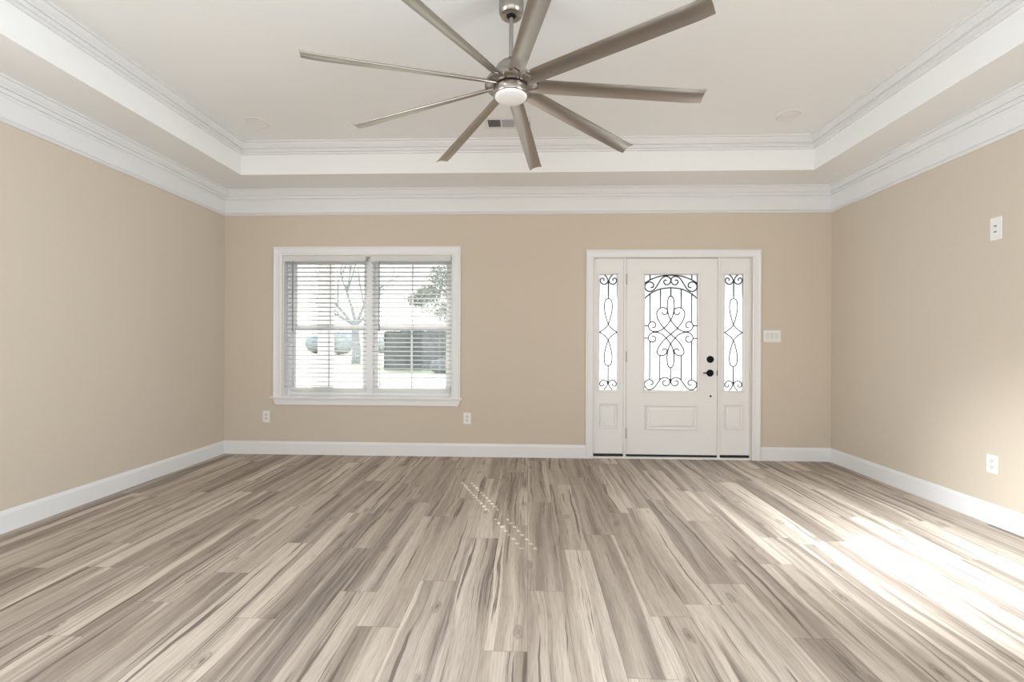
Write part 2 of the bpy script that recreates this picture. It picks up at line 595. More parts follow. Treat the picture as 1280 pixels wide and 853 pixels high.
# crown mouldings: (distance out from the wall, height) from the ceiling downwards
crown = [(0.078, 0.0), (0.078, -0.014), (0.064, -0.016), (0.063, -0.022), (0.056, -0.034), (0.044, -0.048), (0.040, -0.052), (0.040, -0.061),
         (0.026, -0.063), (0.024, -0.079), (0.034, -0.081), (0.034, -0.092), (0.018, -0.095), (0.014, -0.108)]
frieze = [(0.010, -0.110), (0.010, -0.234), (0.003, -0.235), (0.003, -0.241), (0.022, -0.242), (0.024, -0.246), (0.010, -0.262), (0.0, -0.263)]
def run(name, corners, prof, z):
    """corners: room corners in order, mitred; interior to the left of travel"""
    bm = bmesh.new()
    n = len(corners)
    path = []
    for i, c in enumerate(corners):
        p = Vector((*c, z))
        def nrm(a, b):
            d = (Vector(b) - Vector(a)).normalized()
            return Vector((-d.y, d.x))
        if 0 < i < n - 1:
            nn = nrm(corners[i - 1], c) + nrm(c, corners[i + 1])
        elif i == 0:
            nn = nrm(c, corners[1])
        else:
            nn = nrm(corners[i - 1], c)
        path.append((p, (nn.x, nn.y, 0), (0, 0, 1)))
    sweep(bm, path, prof, cap=False)
    o = obj(name, bm, M['trim'], kind='structure')
    auto_smooth(o, 28)
    return o
e = 0.0005
run('trim_1', [(XR, YR), (XR, D), (XL, D), (XL, YR)], crown + frieze, ZS)
run('trim_2', [(TR, TN), (TR, TB), (TL, TB), (TL, TN)], crown + [(0.010, -0.109), (0.0, -0.110)], ZC)
base = [(0.0, 0.137), (0.005, 0.136), (0.007, 0.130), (0.010, 0.124), (0.011, 0.116), (0.015, 0.113), (0.015, 0.0)]
run('baseboard_left', [(XL, D - 0.0), (XL, YR)], base, 0)
run('baseboard_right', [(XR, YR), (XR, D)], base, 0)
run('baseboard_back', [(0.594, D), (XL, D)], base, 0)
run('baseboard_back.001', [(XR, D), (2.360, D)], base, 0)

# ------------------------------------------------------------------ window
def frame_ring(bm, x0, x1, z0, z1, prof, closed=True):
    """rectangle ring; prof: (inset from outer edge, y offset)"""
    rings = []
    for ins, y in prof:
        rings.append([bm.verts.new(p) for p in ((x0 + ins, y, z0 + ins), (x1 - ins, y, z0 + ins), (x1 - ins, y, z1 - ins), (x0 + ins, y, z1 - ins))])
    for A, B in zip(rings, rings[1:]):
        for k in range(4):
            l = (k + 1) % 4
            bm.faces.new((A[k], A[l], B[l], B[k]))
    return rings

def casing_U(bm, x0, x1, z0, z1, wd, y):
    """three-sided mitred casing around an opening; x0..x1, top z1 are the outer edges"""
    prof = [(0.0, 0.0), (0.0, -0.020), (0.012, -0.022), (0.018, -0.017), (0.045, -0.014), (0.060, -0.013), (0.066, -0.016), (wd - 0.004, -0.013), (wd, -0.010), (wd, 0.0)]
    stations = [((x0, z0), (1, 0)), ((x0, z1), (1, -1)), ((x1, z1), (-1, -1)), ((x1, z0), (-1, 0))]
    path = [((sx, y, sz), (dx, 0, dz), (0, 1, 0)) for (sx, sz), (dx, dz) in stations]
    sweep(bm, path, prof)

win = empty('window_1', ((WX0 + WX1) / 2, D, WZ0), kind='structure')
def wp(name, bm, mat, parent=win, smooth=False):
    o = obj(name, bm, mat, parent, smooth)
    o.matrix_parent_inverse = Matrix.Translation(-Vector(win.location))
    return o
bm = bmesh.new(); casing_U(bm, -2.696, -0.708, WZ0 + 0.001, 2.193, 0.088, D - 0.0005)
wp('casing', bm, M['trim'])
bm = bmesh.new()
box(bm, -2.722, -0.690, D - 0.040, D - 0.001, 0.590, 0.612, 0.005)
wp('window_sill', bm, M['trim'])
bm = bmesh.new()      # apron with returned ends
pts = [(-2.697, 0.589), (-0.707, 0.589), (-0.722, 0.545), (-0.732, 0.527), (-2.672, 0.527), (-2.682, 0.545)]
va = [bm.verts.new((x, D - 0.018, z)) for x, z in pts]; vb = [bm.verts.new((x, D - 0.0005, z)) for x, z in pts]
bm.faces.new(va); bm.faces.new(vb[::-1])
for i in range(6):
    j = (i + 1) % 6
    bm.faces.new((va[i], vb[i], vb[j], va[j]))
bmesh.ops.recalc_face_normals(bm, faces=bm.faces[:])
wp('apron', bm, M['trim'])
bm = bmesh.new()      # jamb extension lining the opening
e = 0.0008
box(bm, WX0 + e, WX0 + 0.012, D + 0.001, D + 0.085, WZ0 + e, WZ1 - e)
box(bm, WX1 - 0.012, WX1 - e, D + 0.001, D + 0.085, WZ0 + e, WZ1 - e)
box(bm, WX0 + 0.012, WX1 - 0.012, D + 0.001, D + 0.085, WZ1 - 0.012, WZ1 - e)
box(bm, WX0 + 0.012, WX1 - 0.012, D + 0.001, D + 0.085, WZ0 + e, WZ0 + 0.012)
wp('jamb', bm, M['trim'])
# vinyl frame and mullion
XMC = -1.697
bm = bmesh.new()
fy0, fy1 = D + 0.085, D + 0.155
box(bm, WX0 + e, WX0 + 0.045, fy0, fy1, WZ0 + e, WZ1 - e, 0.003)
box(bm, WX1 - 0.045, WX1 - e, fy0, fy1, WZ0 + e, WZ1 - e, 0.003)
box(bm, WX0 + 0.045, WX1 - 0.045, fy0, fy1, WZ1 - 0.04, WZ1 - e, 0.003)
box(bm, WX0 + 0.045, WX1 - 0.045, fy0, fy1, WZ0 + e, WZ0 + 0.045, 0.003)
wp('frame', bm, M['vinyl'])
wp('mullion', boxbm(XMC - 0.040, XMC + 0.040, fy0 - 0.004, fy1 + 0.01, WZ0 + 0.014, WZ1 - 0.014, 0.003), M['vinyl'])
def sash(x0, x1, z0, z1, y, bot, top):
    bm = bmesh.new(); t = 0.026; s = 0.040
    box(bm, x0, x0 + s, y, y + t, z0, z1, 0.003)
    box(bm, x1 - s, x1, y, y + t, z0, z1, 0.003)
    box(bm, x0 + s, x1 - s, y, y + t, z0, z0 + bot, 0.003)
    box(bm, x0 + s, x1 - s, y, y + t, z1 - top, z1, 0.003)
    sh = wp('sash', bm, M['vinyl'])
    g = obj('glass_pane', boxbm(x0 + s - 0.004, x1 - s + 0.004, y + 0.011, y + 0.015, z0 + bot - 0.004, z1 - top + 0.004), M['glass'], sh)
    mid = (x0 + x1) / 2
    g2 = obj('muntin', boxbm(mid - 0.008, mid + 0.008, y + 0.003, y + 0.010, z0 + bot, z1 - top), M['vinyl'], sh)
for (a, b) in ((WX0 + 0.046, XMC - 0.041), (XMC + 0.041, WX1 - 0.046)):
    sash(a, b, 1.315, WZ1 - 0.041, D + 0.124, 0.045, 0.035)          # upper
    sash(a, b, WZ0 + 0.046, 1.368, D + 0.094, 0.050, 0.050)          # lower
    bm = bmesh.new()
    mx_ = (a + b) / 2
    box(bm, mx_ - 0.03, mx_ + 0.03, D + 0.080, D + 0.0935, 1.352, 1.366, 0.003)
    wp('sash_lock', bm, M['vinyl'])

# ------------------------------------------------------------------ blinds
def blind(x0, x1, label, holes=()):
    yc = D + 0.034
    t = empty('window_blind', ((x0 + x1) / 2, yc, 0.688), label=label, cat='blind', group='horizontal blinds in the front window')
    T = Matrix.Translation(-Vector(t.location))
    def bp(name, bm, mat, par=t):
        o = obj(name, bm, mat, par)
        o.matrix_parent_inverse = T if par is t else Matrix.Identity(4)
        return o
    bp('headrail', boxbm(x0, x1, yc - 0.030, yc + 0.026, 2.048, 2.0915, 0.003), M['slat'])
    bm = bmesh.new()
    box(bm, x0 - 0.002, x1 + 0.002, yc - 0.040, yc - 0.0305, 2.040, 2.098, 0.003)
    bp('valance', bm, M['slat'])
    bp('bottom_rail', boxbm(x0 + 0.004, x1 - 0.004, yc - 0.026, yc + 0.026, 0.680, 0.700, 0.004), M['slat'])
    nsl, zb, zt = 29, 0.722, 2.026
    tilt = math.radians(9.5)
    for k in range(nsl):
        z = zb + (zt - zb) * k / (nsl - 1)
        bm = bmesh.new()
        n = 6
        xs = [x0 + 0.006]
        for hx in holes: xs += [hx - 0.012, hx + 0.012]
        xs.append(x1 - 0.006)
        G = []
        for dz in (0.0013, -0.0013):
            rows = []
            for i in range(n + 1):
                s = -0.026 + 0.052 * i / n            # across the slat, minus = room side
                crn = 0.0035 * (1 - (s / 0.026) ** 2)
                rows.append([bm.verts.new((xx, yc + s * math.cos(tilt), z - s * math.sin(tilt) + crn + dz)) for xx in xs])
            G.append(rows)
        top, bot = G
        m_ = len(xs) - 1
        def hole(i, j): return j % 2 == 1 and i in (2, 3)
        for i in range(n):
            for j in range(m_):
                if hole(i, j): continue
                bm.faces.new((top[i][j], top[i][j + 1], top[i + 1][j + 1], top[i + 1][j]))
                bm.faces.new((bot[i][j], bot[i + 1][j], bot[i + 1][j + 1], bot[i][j + 1]))
        for j in range(m_):
            for i in (0, n):
                bm.faces.new((top[i][j], top[i][j + 1], bot[i][j + 1], bot[i][j]))
            if j % 2 == 1:
                for i in (2, 4):
                    bm.faces.new((top[i][j], top[i][j + 1], bot[i][j + 1], bot[i][j]))
                for jj in (j, j + 1):
                    for i in (2, 3):
                        bm.faces.new((top[i][jj], top[i + 1][jj], bot[i + 1][jj], bot[i][jj]))
        for jj in (0, m_):
            for i in range(n):
                bm.faces.new((top[i][jj], top[i + 1][jj], bot[i + 1][jj], bot[i][jj]))
        bmesh.ops.recalc_face_normals(bm, faces=bm.faces[:])
        bp('slat', bm, M['slat'])
    for fx in (0.115, 0.5, 0.855):
        xx = x0 + (x1 - x0) * fx
        bm = bmesh.new()
        for yy in (yc - 0.0285, yc + 0.0285):
            tube(bm, [(xx, yy, 0.695), (xx, yy, 2.05)], 0.0009, 4)
        bp('ladder_cord', bm, M['slat'])
    bm = bmesh.new()
    tube(bm, [(x0 + 0.098, yc - 0.047, 1.33), (x0 + 0.098, yc - 0.047, 2.040)], 0.0042, 8)
    lathe(bm, [(0.003, 0), (0.0065, 0.004), (0.0065, 0.02), (0.004, 0.03)], 8, (x0 + 0.098, yc - 0.047, 1.305))
    bp('tilt_wand', bm, M['cord'])
    bm = bmesh.new()
    tube(bm, [(x0 + 0.104, yc - 0.042, 0.76), (x0 + 0.104, yc - 0.042, 2.040)], 0.0018, 5)
    lathe(bm, [(0.002, 0), (0.005, 0.004), (0.004, 0.025), (0.002, 0.03)], 8, (x0 + 0.104, yc - 0.042, 0.735))
    bp('lift_cord', bm, M['cord'])
blind(-2.590, -1.715, 'white horizontal blind on the left half of the window, in front of the porch column')
blind(-1.665, -0.813, 'white horizontal blind on the right half of the window, in front of the leafy tree', (-0.950, -0.870))

# ------------------------------------------------------------------ front door with sidelights
dr = empty('door_1', ((DX0 + DX1) / 2, D, 0), kind='structure')
DT = Matrix.Translation(-Vector(dr.location))
def dp(name, bm, mat, par=None, T=DT):
    o = obj(name, bm, mat, par or dr)
    if par is None or par is dr: o.matrix_parent_inverse = T
    return o
bm = bmesh.new(); casing_U(bm, 0.594, 2.364, 0.0, 2.152, 0.078, D - 0.0005)
dp('casing', bm, M['trim'])
bm = bmesh.new()
jy0, jy1 = D + 0.003, D + 0.14
box(bm, DX0 + e, 0.672, jy0, jy1, 0, DZ1 - e)
box(bm, 2.268, DX1 - e, jy0, jy1, 0, DZ1 - e)
box(bm, 0.672, 2.268, jy0, jy1, 2.072, DZ1 - e)
box(bm, 0.984, 1.009, jy0 + 0.004, jy1, 0.012, 2.072, 0.002)     # mullion posts
box(bm, 1.941, 1.966, jy0 + 0.004, jy1, 0.012, 2.072, 0.002)
dp('jamb', bm, M['door'])
bm = bmesh.new()
for xa, xb in ((0.672, 0.676), (0.981, 0.9845), (1.0085, 1.0145), (1.9365, 1.9415), (1.9655, 1.969), (2.265, 2.2685)):
    box(bm, xa, xb, D + 0.030, D + 0.055, 0.02, 2.071)
box(bm, 0.672, 2.268, D + 0.030, D + 0.055, 2.066, 2.0715)
dp('gap_shade_strip', bm, M['strip'])  # dark strips added behind the door gaps so they read as shaded
dp('threshold', boxbm(0.668, 2.271, D - 0.012, D + 0.14, 0.0006, 0.020, 0.004), M['door'])

def panel_face(bm, x0, x1, z0, z1, hx0, hx1, hz0, hz1, y0, y1):
    """slab with a rectangular glazed hole"""
    box(bm, x0, hx0, y0, y1, z0, z1)
    box(bm, hx1, x1, y0, y1, z0, z1)
    box(bm, hx0, hx1, y0, y1, z0, hz0)
    box(bm, hx0, hx1, y0, y1, hz1, z1)

def raised(bm, x0, x1, z0, z1, y):
    prof = [(0.0, 0.0), (0.004, -0.006), (0.010, -0.007), (0.016, -0.003), (0.022, 0.0045), (0.030, 0.0045), (0.040, -0.001), (0.052, -0.004)]
    R = frame_ring(bm, x0, x1, z0, z1, [(i * (0.7 if (x1 - x0) < 0.3 else 1.0), y + q - 0.0055) for i, q in prof])
    bm.faces.new(R[-1])
    bmesh.ops.recalc_face_normals(bm, faces=bm.faces[:])

def glass_frame(bm, x0, x1, z0, z1, y):
    prof = [(-0.024, 0.0), (-0.023, -0.007), (-0.016, -0.009), (-0.006, -0.005), (0.0, 0.004), (0.0, 0.018)]
    frame_ring(bm, x0, x1, z0, z1, [(i, y + q) for i, q in prof])
    bmesh.ops.recalc_face_normals(bm, faces=bm.faces[:])

YF = D + 0.016                       # face of the leaves
GD = (1.200, 1.738, 0.706, 1.903)
bm = bmesh.new()
panel_face(bm, 1.0125, 1.9385, 0.043, 2.068, *GD, YF, YF + 0.044)
slab = dp('door_slab', bm, M['door'])
bm = bmesh.new(); raised(bm, 1.209, 1.738, 0.298, 0.557, YF)
dp('raised_panel', bm, M['door'], slab)
bm = bmesh.new(); glass_frame(bm, *GD, YF)
dp('glass_frame', bm, M['door'], slab)
dp('glass_pane', boxbm(GD[0], GD[1], YF + 0.016, YF + 0.022, GD[2], GD[3]), M['obscure'], slab)
dp('door_sweep', boxbm(1.0125, 1.9385, YF - 0.002, YF + 0.03, 0.0215, 0.0425), M['rubber'], slab)

# scrollwork of the door, drawn in 1/578 m units about the centre of the light
YG = YF + 0.010
def grille(name, strokes, par, cx, sx, sz, zc_, r, mirror=True, ox=0, oz=0):
    bm = bmesh.new()
    for pts, smooth in strokes:
        for sgn in ((1, -1) if mirror else (1,)):
            P = [(cx + sgn * (x - ox) * sx, YG, zc_ - (z - oz) * sz) for x, z in pts]
            if smooth: P = catmull(P, 7)
            tube(bm, P, r, 6)
            if all(abs(x - ox) < 1e-6 for x, z in pts): break
    o = dp(name, bm, M['iron'], par)
    auto_smooth(o, 60)
    return o
def circ(cx, cz, r, a0, a1, n=10, r1=None):
    out = []
    for i in range(n + 1):
        a = math.radians(a0 + (a1 - a0) * i / n)
        rr = r if r1 is None else r + (r1 - r) * i / n
        out.append((cx + rr * math.cos(a), cz + rr * math.sin(a)))
    return out
# coordinates as read off the light: x 127..437 (centre 282), y 157..848 downwards
st = []
st.append(([(127, 300), (165, 268), (220, 243), (282, 235)], True))
st.append(([(127, 209), (165, 186), (222, 166), (282, 160)], True))
for seg in (((159, 158), (159, 188)), ((159, 275), (159, 440)), ((221, 245), (221, 357)), ((159, 552), (159, 788)), ((219, 640), (219, 785)),
            ((127, 462), (150, 462)), ((127, 537), (150, 537))):
    st.append((list(seg), False))
st.append(([(282, 235), (282, 285)], False)); st.append(([(282, 713), (282, 800)], False))
# lens loops whose ends sweep out into the side scrolls (upper, lower)
for up in (True, False):
    f = (lambda z: z) if up else (lambda z: 999 - z)
    st.append(([(282, f(285)), (268, f(296)), (262, f(330)), (263, f(370)), (274, f(412)), (297, f(450)), (328, f(482)), (362, f(497)), (392, f(494)),
                (410, f(477)), (412, f(456)), (398, f(440)), (380, f(441)), (370, f(456)), (376, f(471)), (392, f(474))], True))
    # heart scroll to the opposite corner (each half mirrored gives the other)
st.append(([(262, 372), (258, 392), (240, 396), (228, 381)][::-1] + [(262, 366), (244, 355), (221, 357), (203, 375), (200, 400), (213, 436), (243, 478), (282, 513),
           (322, 549), (352, 590), (361, 620), (352, 636), (336, 641), (317, 636), (304, 620), (306, 603), (322, 601), (332, 612)], True))
# S scrolls in the arched band and along the foot
st.append(([(162, 235), (178, 230), (178, 212), (160, 201), (138, 208), (128, 228), (136, 248), (158, 258), (184, 246), (206, 214), (228, 180), (252, 168),
            (275, 176), (281, 196), (270, 214), (252, 217), (240, 203), (246, 190), (258, 191)], True))
st.append(([(160, 815), (176, 812), (178, 796), (160, 785), (138, 793), (128, 812), (137, 834), (158, 845), (184, 834), (206, 806), (226, 780), (250, 771),
            (272, 780), (279, 800), (268, 818), (248, 820), (236, 806), (241, 792), (254, 792)], True))
grille('scroll_grille', st, slab, (GD[0] + GD[1]) / 2, 0.538 / 310, 1.197 / 691, GD[3], 0.0066, True, 282, 157)

# hardware
def knob_parts():
    bm = bmesh.new()
    lathe(bm, [(0.036, 0), (0.036, -0.004), (0.033, -0.009), (0.026, -0.012)], 32, (1.8685, YF, 1.029), 'Y')
    lathe(bm, [(0.016, -0.010), (0.015, -0.016), (0.010, -0.018)], 20, (1.8685, YF, 1.029), 'Y')
    box(bm, 1.8655, 1.8715, YF - 0.030, YF - 0.016, 1.014, 1.044, 0.0025)
    auto_smooth(dp('deadbolt', bm, M['black'], slab))
    bm = bmesh.new()
    lathe(bm, [(0.036, 0), (0.036, -0.004), (0.033, -0.009), (0.022, -0.012), (0.013, -0.014), (0.012, -0.045), (0.010, -0.050)], 32, (1.867, YF, 0.888), 'Y')
    rose = auto_smooth(dp('lever_rose', bm, M['black'], slab))
    bm = bmesh.new()
    P = catmull([(1.867, YF - 0.046, 0.889), (1.845, YF - 0.050, 0.890), (1.815, YF - 0.048, 0.891), (1.782, YF - 0.044, 0.891)], 6)
    tube(bm, P, 0.0085, 10, r2=0.006)
    dp('lever', bm, M['black'], rose)
    bm = bmesh.new()
    lathe(bm, [(0.0105, 0), (0.0105, -0.003), (0.006, -0.012), (0.003, -0.013)], 16, (1.874, YF, 0.650), 'Y')
    auto_smooth(dp('bumper', bm, M['black'], slab))
    dp('strike_plate', boxbm(1.9350, 1.9455, YF - 0.004, YF + 0.01, 0.862, 0.918, 0.002), M['black'])
    for z in (1.852, 1.053, 0.262):
        bm = bmesh.new()
        lathe(bm, [(0.003, -0.056), (0.0065, -0.052), (0.0065, 0.052), (0.003, 0.056)], 12, (1.0105, YF - 0.009, z))
        for dz in (-0.032, -0.011, 0.011, 0.032):
            lathe(bm, [(0.0069, -0.0012), (0.0069, 0.0012)], 12, (1.0105, YF - 0.009, z + dz))
        auto_smooth(dp('hinge', bm, M['hinge']))
knob_parts()

# sidelights
def sidelight(name, x0, x1, gx0, gx1):
    t = empty(name, ((x0 + x1) / 2, D, 0), kind='structure')
    T = Matrix.Translation(-Vector(t.location))
    g = (gx0, gx1, 0.707, 1.904)
    bm = bmesh.new(); panel_face(bm, x0, x1, 0.046, 2.0705, *g, YF + 0.004, YF + 0.044)
    s = dp('sidelight_panel', bm, M['door'], t); s.matrix_parent_inverse = T
    bm = bmesh.new(); raised(bm, gx0 + 0.004, gx1 + 0.002, 0.305, 0.565, YF + 0.004)
    dp('raised_panel', bm, M['door'], s)
    bm = bmesh.new(); glass_frame(bm, *g, YF + 0.004)
    dp('glass_frame', bm, M['door'], s)
    dp('glass_pane', boxbm(g[0], g[1], YF + 0.018, YF + 0.024, g[2], g[3]), M['obscure'], s)
    b = dp('bottom_seal', boxbm(x0 + 0.004, x1 - 0.004, YF - 0.004, YF + 0.03, 0.021, 0.045), M['rubber'], t); b.matrix_parent_inverse = T
    # pattern: x 68..142 (centre 105), y 45..540
    st = []
    for f in ((lambda z: z), (lambda z: 585 - z)):
        st.append(([(105, f(78)), (105, f(148))], False))
        st.append(([(105, f(148)), (94, f(154)), (89, f(178)), (92, f(212)), (105, f(258)), (122, f(279)), (141, f(292.5))], True))
        st.append(([(105, f(88)), (103, f(70)), (97, f(56)), (88, f(46))], True))
        st.append(([(104, f(72)), (96, f(84)), (83, f(86)), (73, f(77)), (72, f(66)), (79, f(60)), (87, f(65)), (85, f(72))], True))
    grille('scroll_grille', st, s, (gx0 + gx1) / 2, (gx1 - gx0) / 74, 1.197 / 495, g[3], 0.0060, True, 105, 45)
sidelight('window_2', 0.6735, 0.983, 0.735, 0.921)
sidelight('window_3', 1.967, 2.2665, 2.014, 2.200)

# ------------------------------------------------------------------ wall plates
def copy_tree(o, parent=None):
    c = o.copy()
    C.objects.link(c)
    if parent: c.parent = parent
    for ch in list(o.children): copy_tree(ch, c)
    return c

def plate_bm(w_, h_):
    return boxbm(-w_ / 2, w_ / 2, -0.006, 0.0, -h_ / 2, h_ / 2, 0.0035, 3)

def make_outlet():
    t = empty('wall_outlet')
    obj('cover_plate', plate_bm(0.078, 0.122), M['plate'], t)
    for z in (0.0195, -0.0195):
        bm = bmesh.new()
        pts = [(math.copysign(min(abs(0.0185 * math.cos(a)), 0.0172), math.cos(a)), max(-0.0140, min(0.0140, 0.0185 * math.sin(a)))) for a in [2 * PI * i / 32 for i in range(32)]]
        va = [bm.verts.new((x, -0.0078, z + q)) for x, q in pts]; vb = [bm.verts.new((x, -0.0058, z + q)) for x, q in pts]
        bm.faces.new(va); bm.faces.new(vb[::-1])
        for i in range(32): bm.faces.new((va[i], vb[i], vb[(i + 1) % 32], va[(i + 1) % 32]))
        bmesh.ops.recalc_face_normals(bm, faces=bm.faces[:])
        so_ = obj('socket', bm, M['socket'], t)
        for x in (-0.0065, 0.0065):
            obj('slot', boxbm(x - 0.0012, x + 0.0012, -0.0082, -0.0075, z - 0.002, z + 0.0065), M['dark'], so_)
        bm = bmesh.new(); lathe(bm, [(0.0026, -0.0082), (0.0026, -0.0075)], 10, (0, 0, z - 0.0085), 'Y')
        obj('ground_hole', bm, M['dark'], so_)
    bm = bmesh.new(); lathe(bm, [(0.003, -0.0072), (0.003, -0.0058)], 12, (0, 0, 0), 'Y')
    obj('screw', bm, M['socket'], t)
    return t
o1 = make_outlet()
o1.location = (-2.773, D - 0.0002, 0.398)
tag(o1, 'white duplex outlet on the back wall below the left end of the window', 'outlet', 'wall outlets')
o2 = copy_tree(o1)
o2.location = (-0.635, D - 0.0002, 0.399)
tag(o2, 'white duplex outlet on the back wall just right of the window', 'outlet', 'wall outlets')
o3 = copy_tree(o1)
o3.location = (XR - 0.0002, 3.137, 0.399)
o3.rotation_euler = (0, 0, -PI / 2)
tag(o3, 'white duplex outlet low on the right wall above the baseboard', 'outlet', 'wall outlets')

t = empty('cable_plate', (XR - 0.0002, 3.120, 1.952), (0, 0, -PI / 2), 'white cable jack plate high on the right wall', 'wall plate')
obj('cover_plate', plate_bm(0.078, 0.150), M['plate'], t)
for z in (0.017, -0.021):
    bm = bmesh.new(); lathe(bm, [(0.0065, -0.0055), (0.0065, -0.008), (0.0045, -0.009), (0.0045, -0.016)], 12, (0, 0, z), 'Y')
    j = obj('jack', bm, M['hinge'], t)
    bm = bmesh.new(); lathe(bm, [(0.003, -0.0162), (0.003, -0.0165)], 10, (0, 0, z), 'Y')
    obj('jack_hole', bm, M['dark'], j)

t = empty('switch_plate', (2.482, D - 0.0002, 1.269), (0, 0, 0), 'white three-gang rocker switch plate right of the front door', 'light switch')
obj('cover_plate', plate_bm(0.172, 0.122), M['plate'], t)
for x in (-0.046, 0, 0.046):
    bm = bmesh.new()
    v = [(-0.0165, -0.0335, -0.0062), (0.0165, -0.0335, -0.0062), (0.0165, 0.0, -0.0085), (-0.0165, 0.0, -0.0085), (-0.0165, 0.0335, -0.0115), (0.0165, 0.0335, -0.0115)]
    V = [bm.verts.new((x + a, c, b)) for a, b, c in v]
    B = [bm.verts.new((x + a, -0.0055, b)) for a, b, c in v]
    bm.faces.new((V[0], V[1], V[2], V[3])); bm.faces.new((V[3], V[2], V[5], V[4]))
    for i, j in ((0, 1), (1, 2), (2, 5), (5, 4), (4, 3), (3, 0)): bm.faces.new((V[i], B[i], B[j], V[j]))
    bmesh.ops.recalc_face_normals(bm, faces=bm.faces[:])
    obj('rocker', bm, M['socket'], t)

# ------------------------------------------------------------------ ceiling fixtures
def can_light(loc, label):
    t = empty('recessed_light', loc, label=label, cat='ceiling light', group='recessed ceiling lights')
    bm = bmesh.new(); lathe(bm, [(0.098, 0.0), (0.098, -0.003), (0.092, -0.007), (0.082, -0.006), (0.078, -0.001)], 40, cap=False)
    auto_smooth(obj('trim_ring', bm, M['trim'], t))
    bm = bmesh.new(); lathe(bm, [(0.0785, -0.0012), (0.070, -0.0030), (0.0, -0.0045)][:2] + [(0.04, -0.0040), (0.004, -0.0045)], 40)
    auto_smooth(obj('lens', bm, M['lens'], t))
can_light((-2.351, 3.879, ZC), 'round white recessed ceiling light left of the fan')
can_light((2.146, 3.875, ZC), 'round white recessed ceiling light right of the fan')

t = empty('ceiling_vent', (-0.185, 3.945, ZC), label='white rectangular air vent in the ceiling behind the fan', cat='air vent')
bm = bmesh.new()
vx, vy = 0.200, 0.105
ops = [(-0.172, -0.064), (-0.052, 0.056), (0.068, 0.172)]
oy = 0.066
xs = [-vx] + [v for o_ in ops for v in o_] + [vx]
box(bm, -vx, vx, -vy, -oy, -0.006, -0.0003, 0.001); box(bm, -vx, vx, oy, vy, -0.006, -0.0003, 0.001)
for a, b in zip(xs[0::2], xs[1::2]): box(bm, a, b, -oy, oy, -0.006, -0.0003)
obj('vent_frame', bm, M['trim'], t)
obj('duct_back', boxbm(-vx + 0.004, vx - 0.004, -oy, oy, -0.0013, -0.0004), M['duct'], t)
for k, ((a, b), ang) in enumerate(zip(ops, (-50, -40, -40))):
    bm = bmesh.new()
    if k == 0:
        n = 9
        for i in range(n):
            x = a + (b - a) * (i + 0.5) / n
            c, s = 0.0042 * math.cos(math.radians(ang)), 0.0042 * math.sin(math.radians(ang))
            q = [bm.verts.new((x - c, yy, -0.005 - s * 0.9)) for yy in (-oy, oy)] + [bm.verts.new((x + c, yy, -0.005 + s * 0.9)) for yy in (oy, -oy)]
            bm.faces.new(q)
    else:
        n = 9
        for i in range(n):
            y = -oy + 2 * oy * (i + 0.5) / n
            c, s = 0.0062 * math.cos(math.radians(ang)), 0.0062 * math.sin(math.radians(ang))
            q = [bm.verts.new((xx, y - c, -0.006 - s * 0.6)) for xx in (a, b)] + [bm.verts.new((xx, y + c, -0.006 + s * 0.6)) for xx in (b, a)]
            bm.faces.new(q)
    bmesh.ops.solidify(bm, geom=bm.faces[:], thickness=0.0006)
    obj('louver_bank', bm, M['louver'] if k == 0 else M['trim'], t)  # first bank's grey is shade put into the colour; the vent is white
bm = bmesh.new(); tube(bm, [(0.185, -0.02, -0.005), (0.187, -0.024, -0.022), (0.190, -0.030, -0.030)], 0.0035, 6)
obj('damper_lever', bm, M['hinge'], t)

# ------------------------------------------------------------------ ceiling fan
FX, FY = -0.101, 2.486
fan = empty('ceiling_fan', (FX, FY, ZC), label='large brushed nickel ceiling fan with nine long blades and a white light', cat='ceiling fan')
def fz(z): return z - ZC
bm = bmesh.new()
lathe(bm, [(0.060, fz(3.0878)), (0.067, fz(3.084)), (0.067, fz(2.985)), (0.066, fz(2.980)), (0.058, fz(2.963)), (0.055, fz(2.961)), (0.026, fz(2.961)), (0.024, fz(2.966)), (0.021, fz(2.990))], 48, cap=False)
can = auto_smooth(obj('canopy', bm, M['nickel'], fan), 40)
bm = bmesh.new(); lathe(bm, [(0.0235, fz(2.972)), (0.0225, fz(2.962)), (0.018, fz(2.953)), (0.0125, fz(2.949))], 24)
auto_smooth(obj('hanger_ball', bm, M['black'], can))
bm = bmesh.new(); lathe(bm, [(0.0115, fz(2.985)), (0.0115, fz(2.71))], 20)
auto_smooth(obj('downrod', bm, M['nickel'], fan))
bm = bmesh.new()
lathe(bm, [(0.0125, fz(2.735)), (0.020, fz(2.733)), (0.024, fz(2.725)), (0.034, fz(2.716)), (0.060, fz(2.702)), (0.078, fz(2.684)), (0.086, fz(2.662)), (0.088, fz(2.640)),
           (0.098, fz(2.630)), (0.128, fz(2.614)), (0.141, fz(2.596)), (0.143, fz(2.580)), (0.136, fz(2.574)), (0.105, fz(2.572)), (0.080, fz(2.570))], 56)
auto_smooth(obj('motor_housing', bm, M['nickel'], fan), 40)
bm = bmesh.new()
lathe(bm, [(0.080, fz(2.571)), (0.094, fz(2.566)), (0.097, fz(2.560)), (0.097, fz(2.528)), (0.095, fz(2.524)), (0.089, fz(2.523)), (0.086, fz(2.527))], 56)
lk = auto_smooth(obj('light_ring', bm, M['nickel'], fan), 40)
bm = bmesh.new()
lathe(bm, [(0.0875, fz(2.530)), (0.0875, fz(2.521)), (0.082, fz(2.515)), (0.068, fz(2.511)), (0.040, fz(2.508)), (0.008, fz(2.507))], 48)
auto_smooth(obj('light_lens', bm, M['lens'], lk), 50)

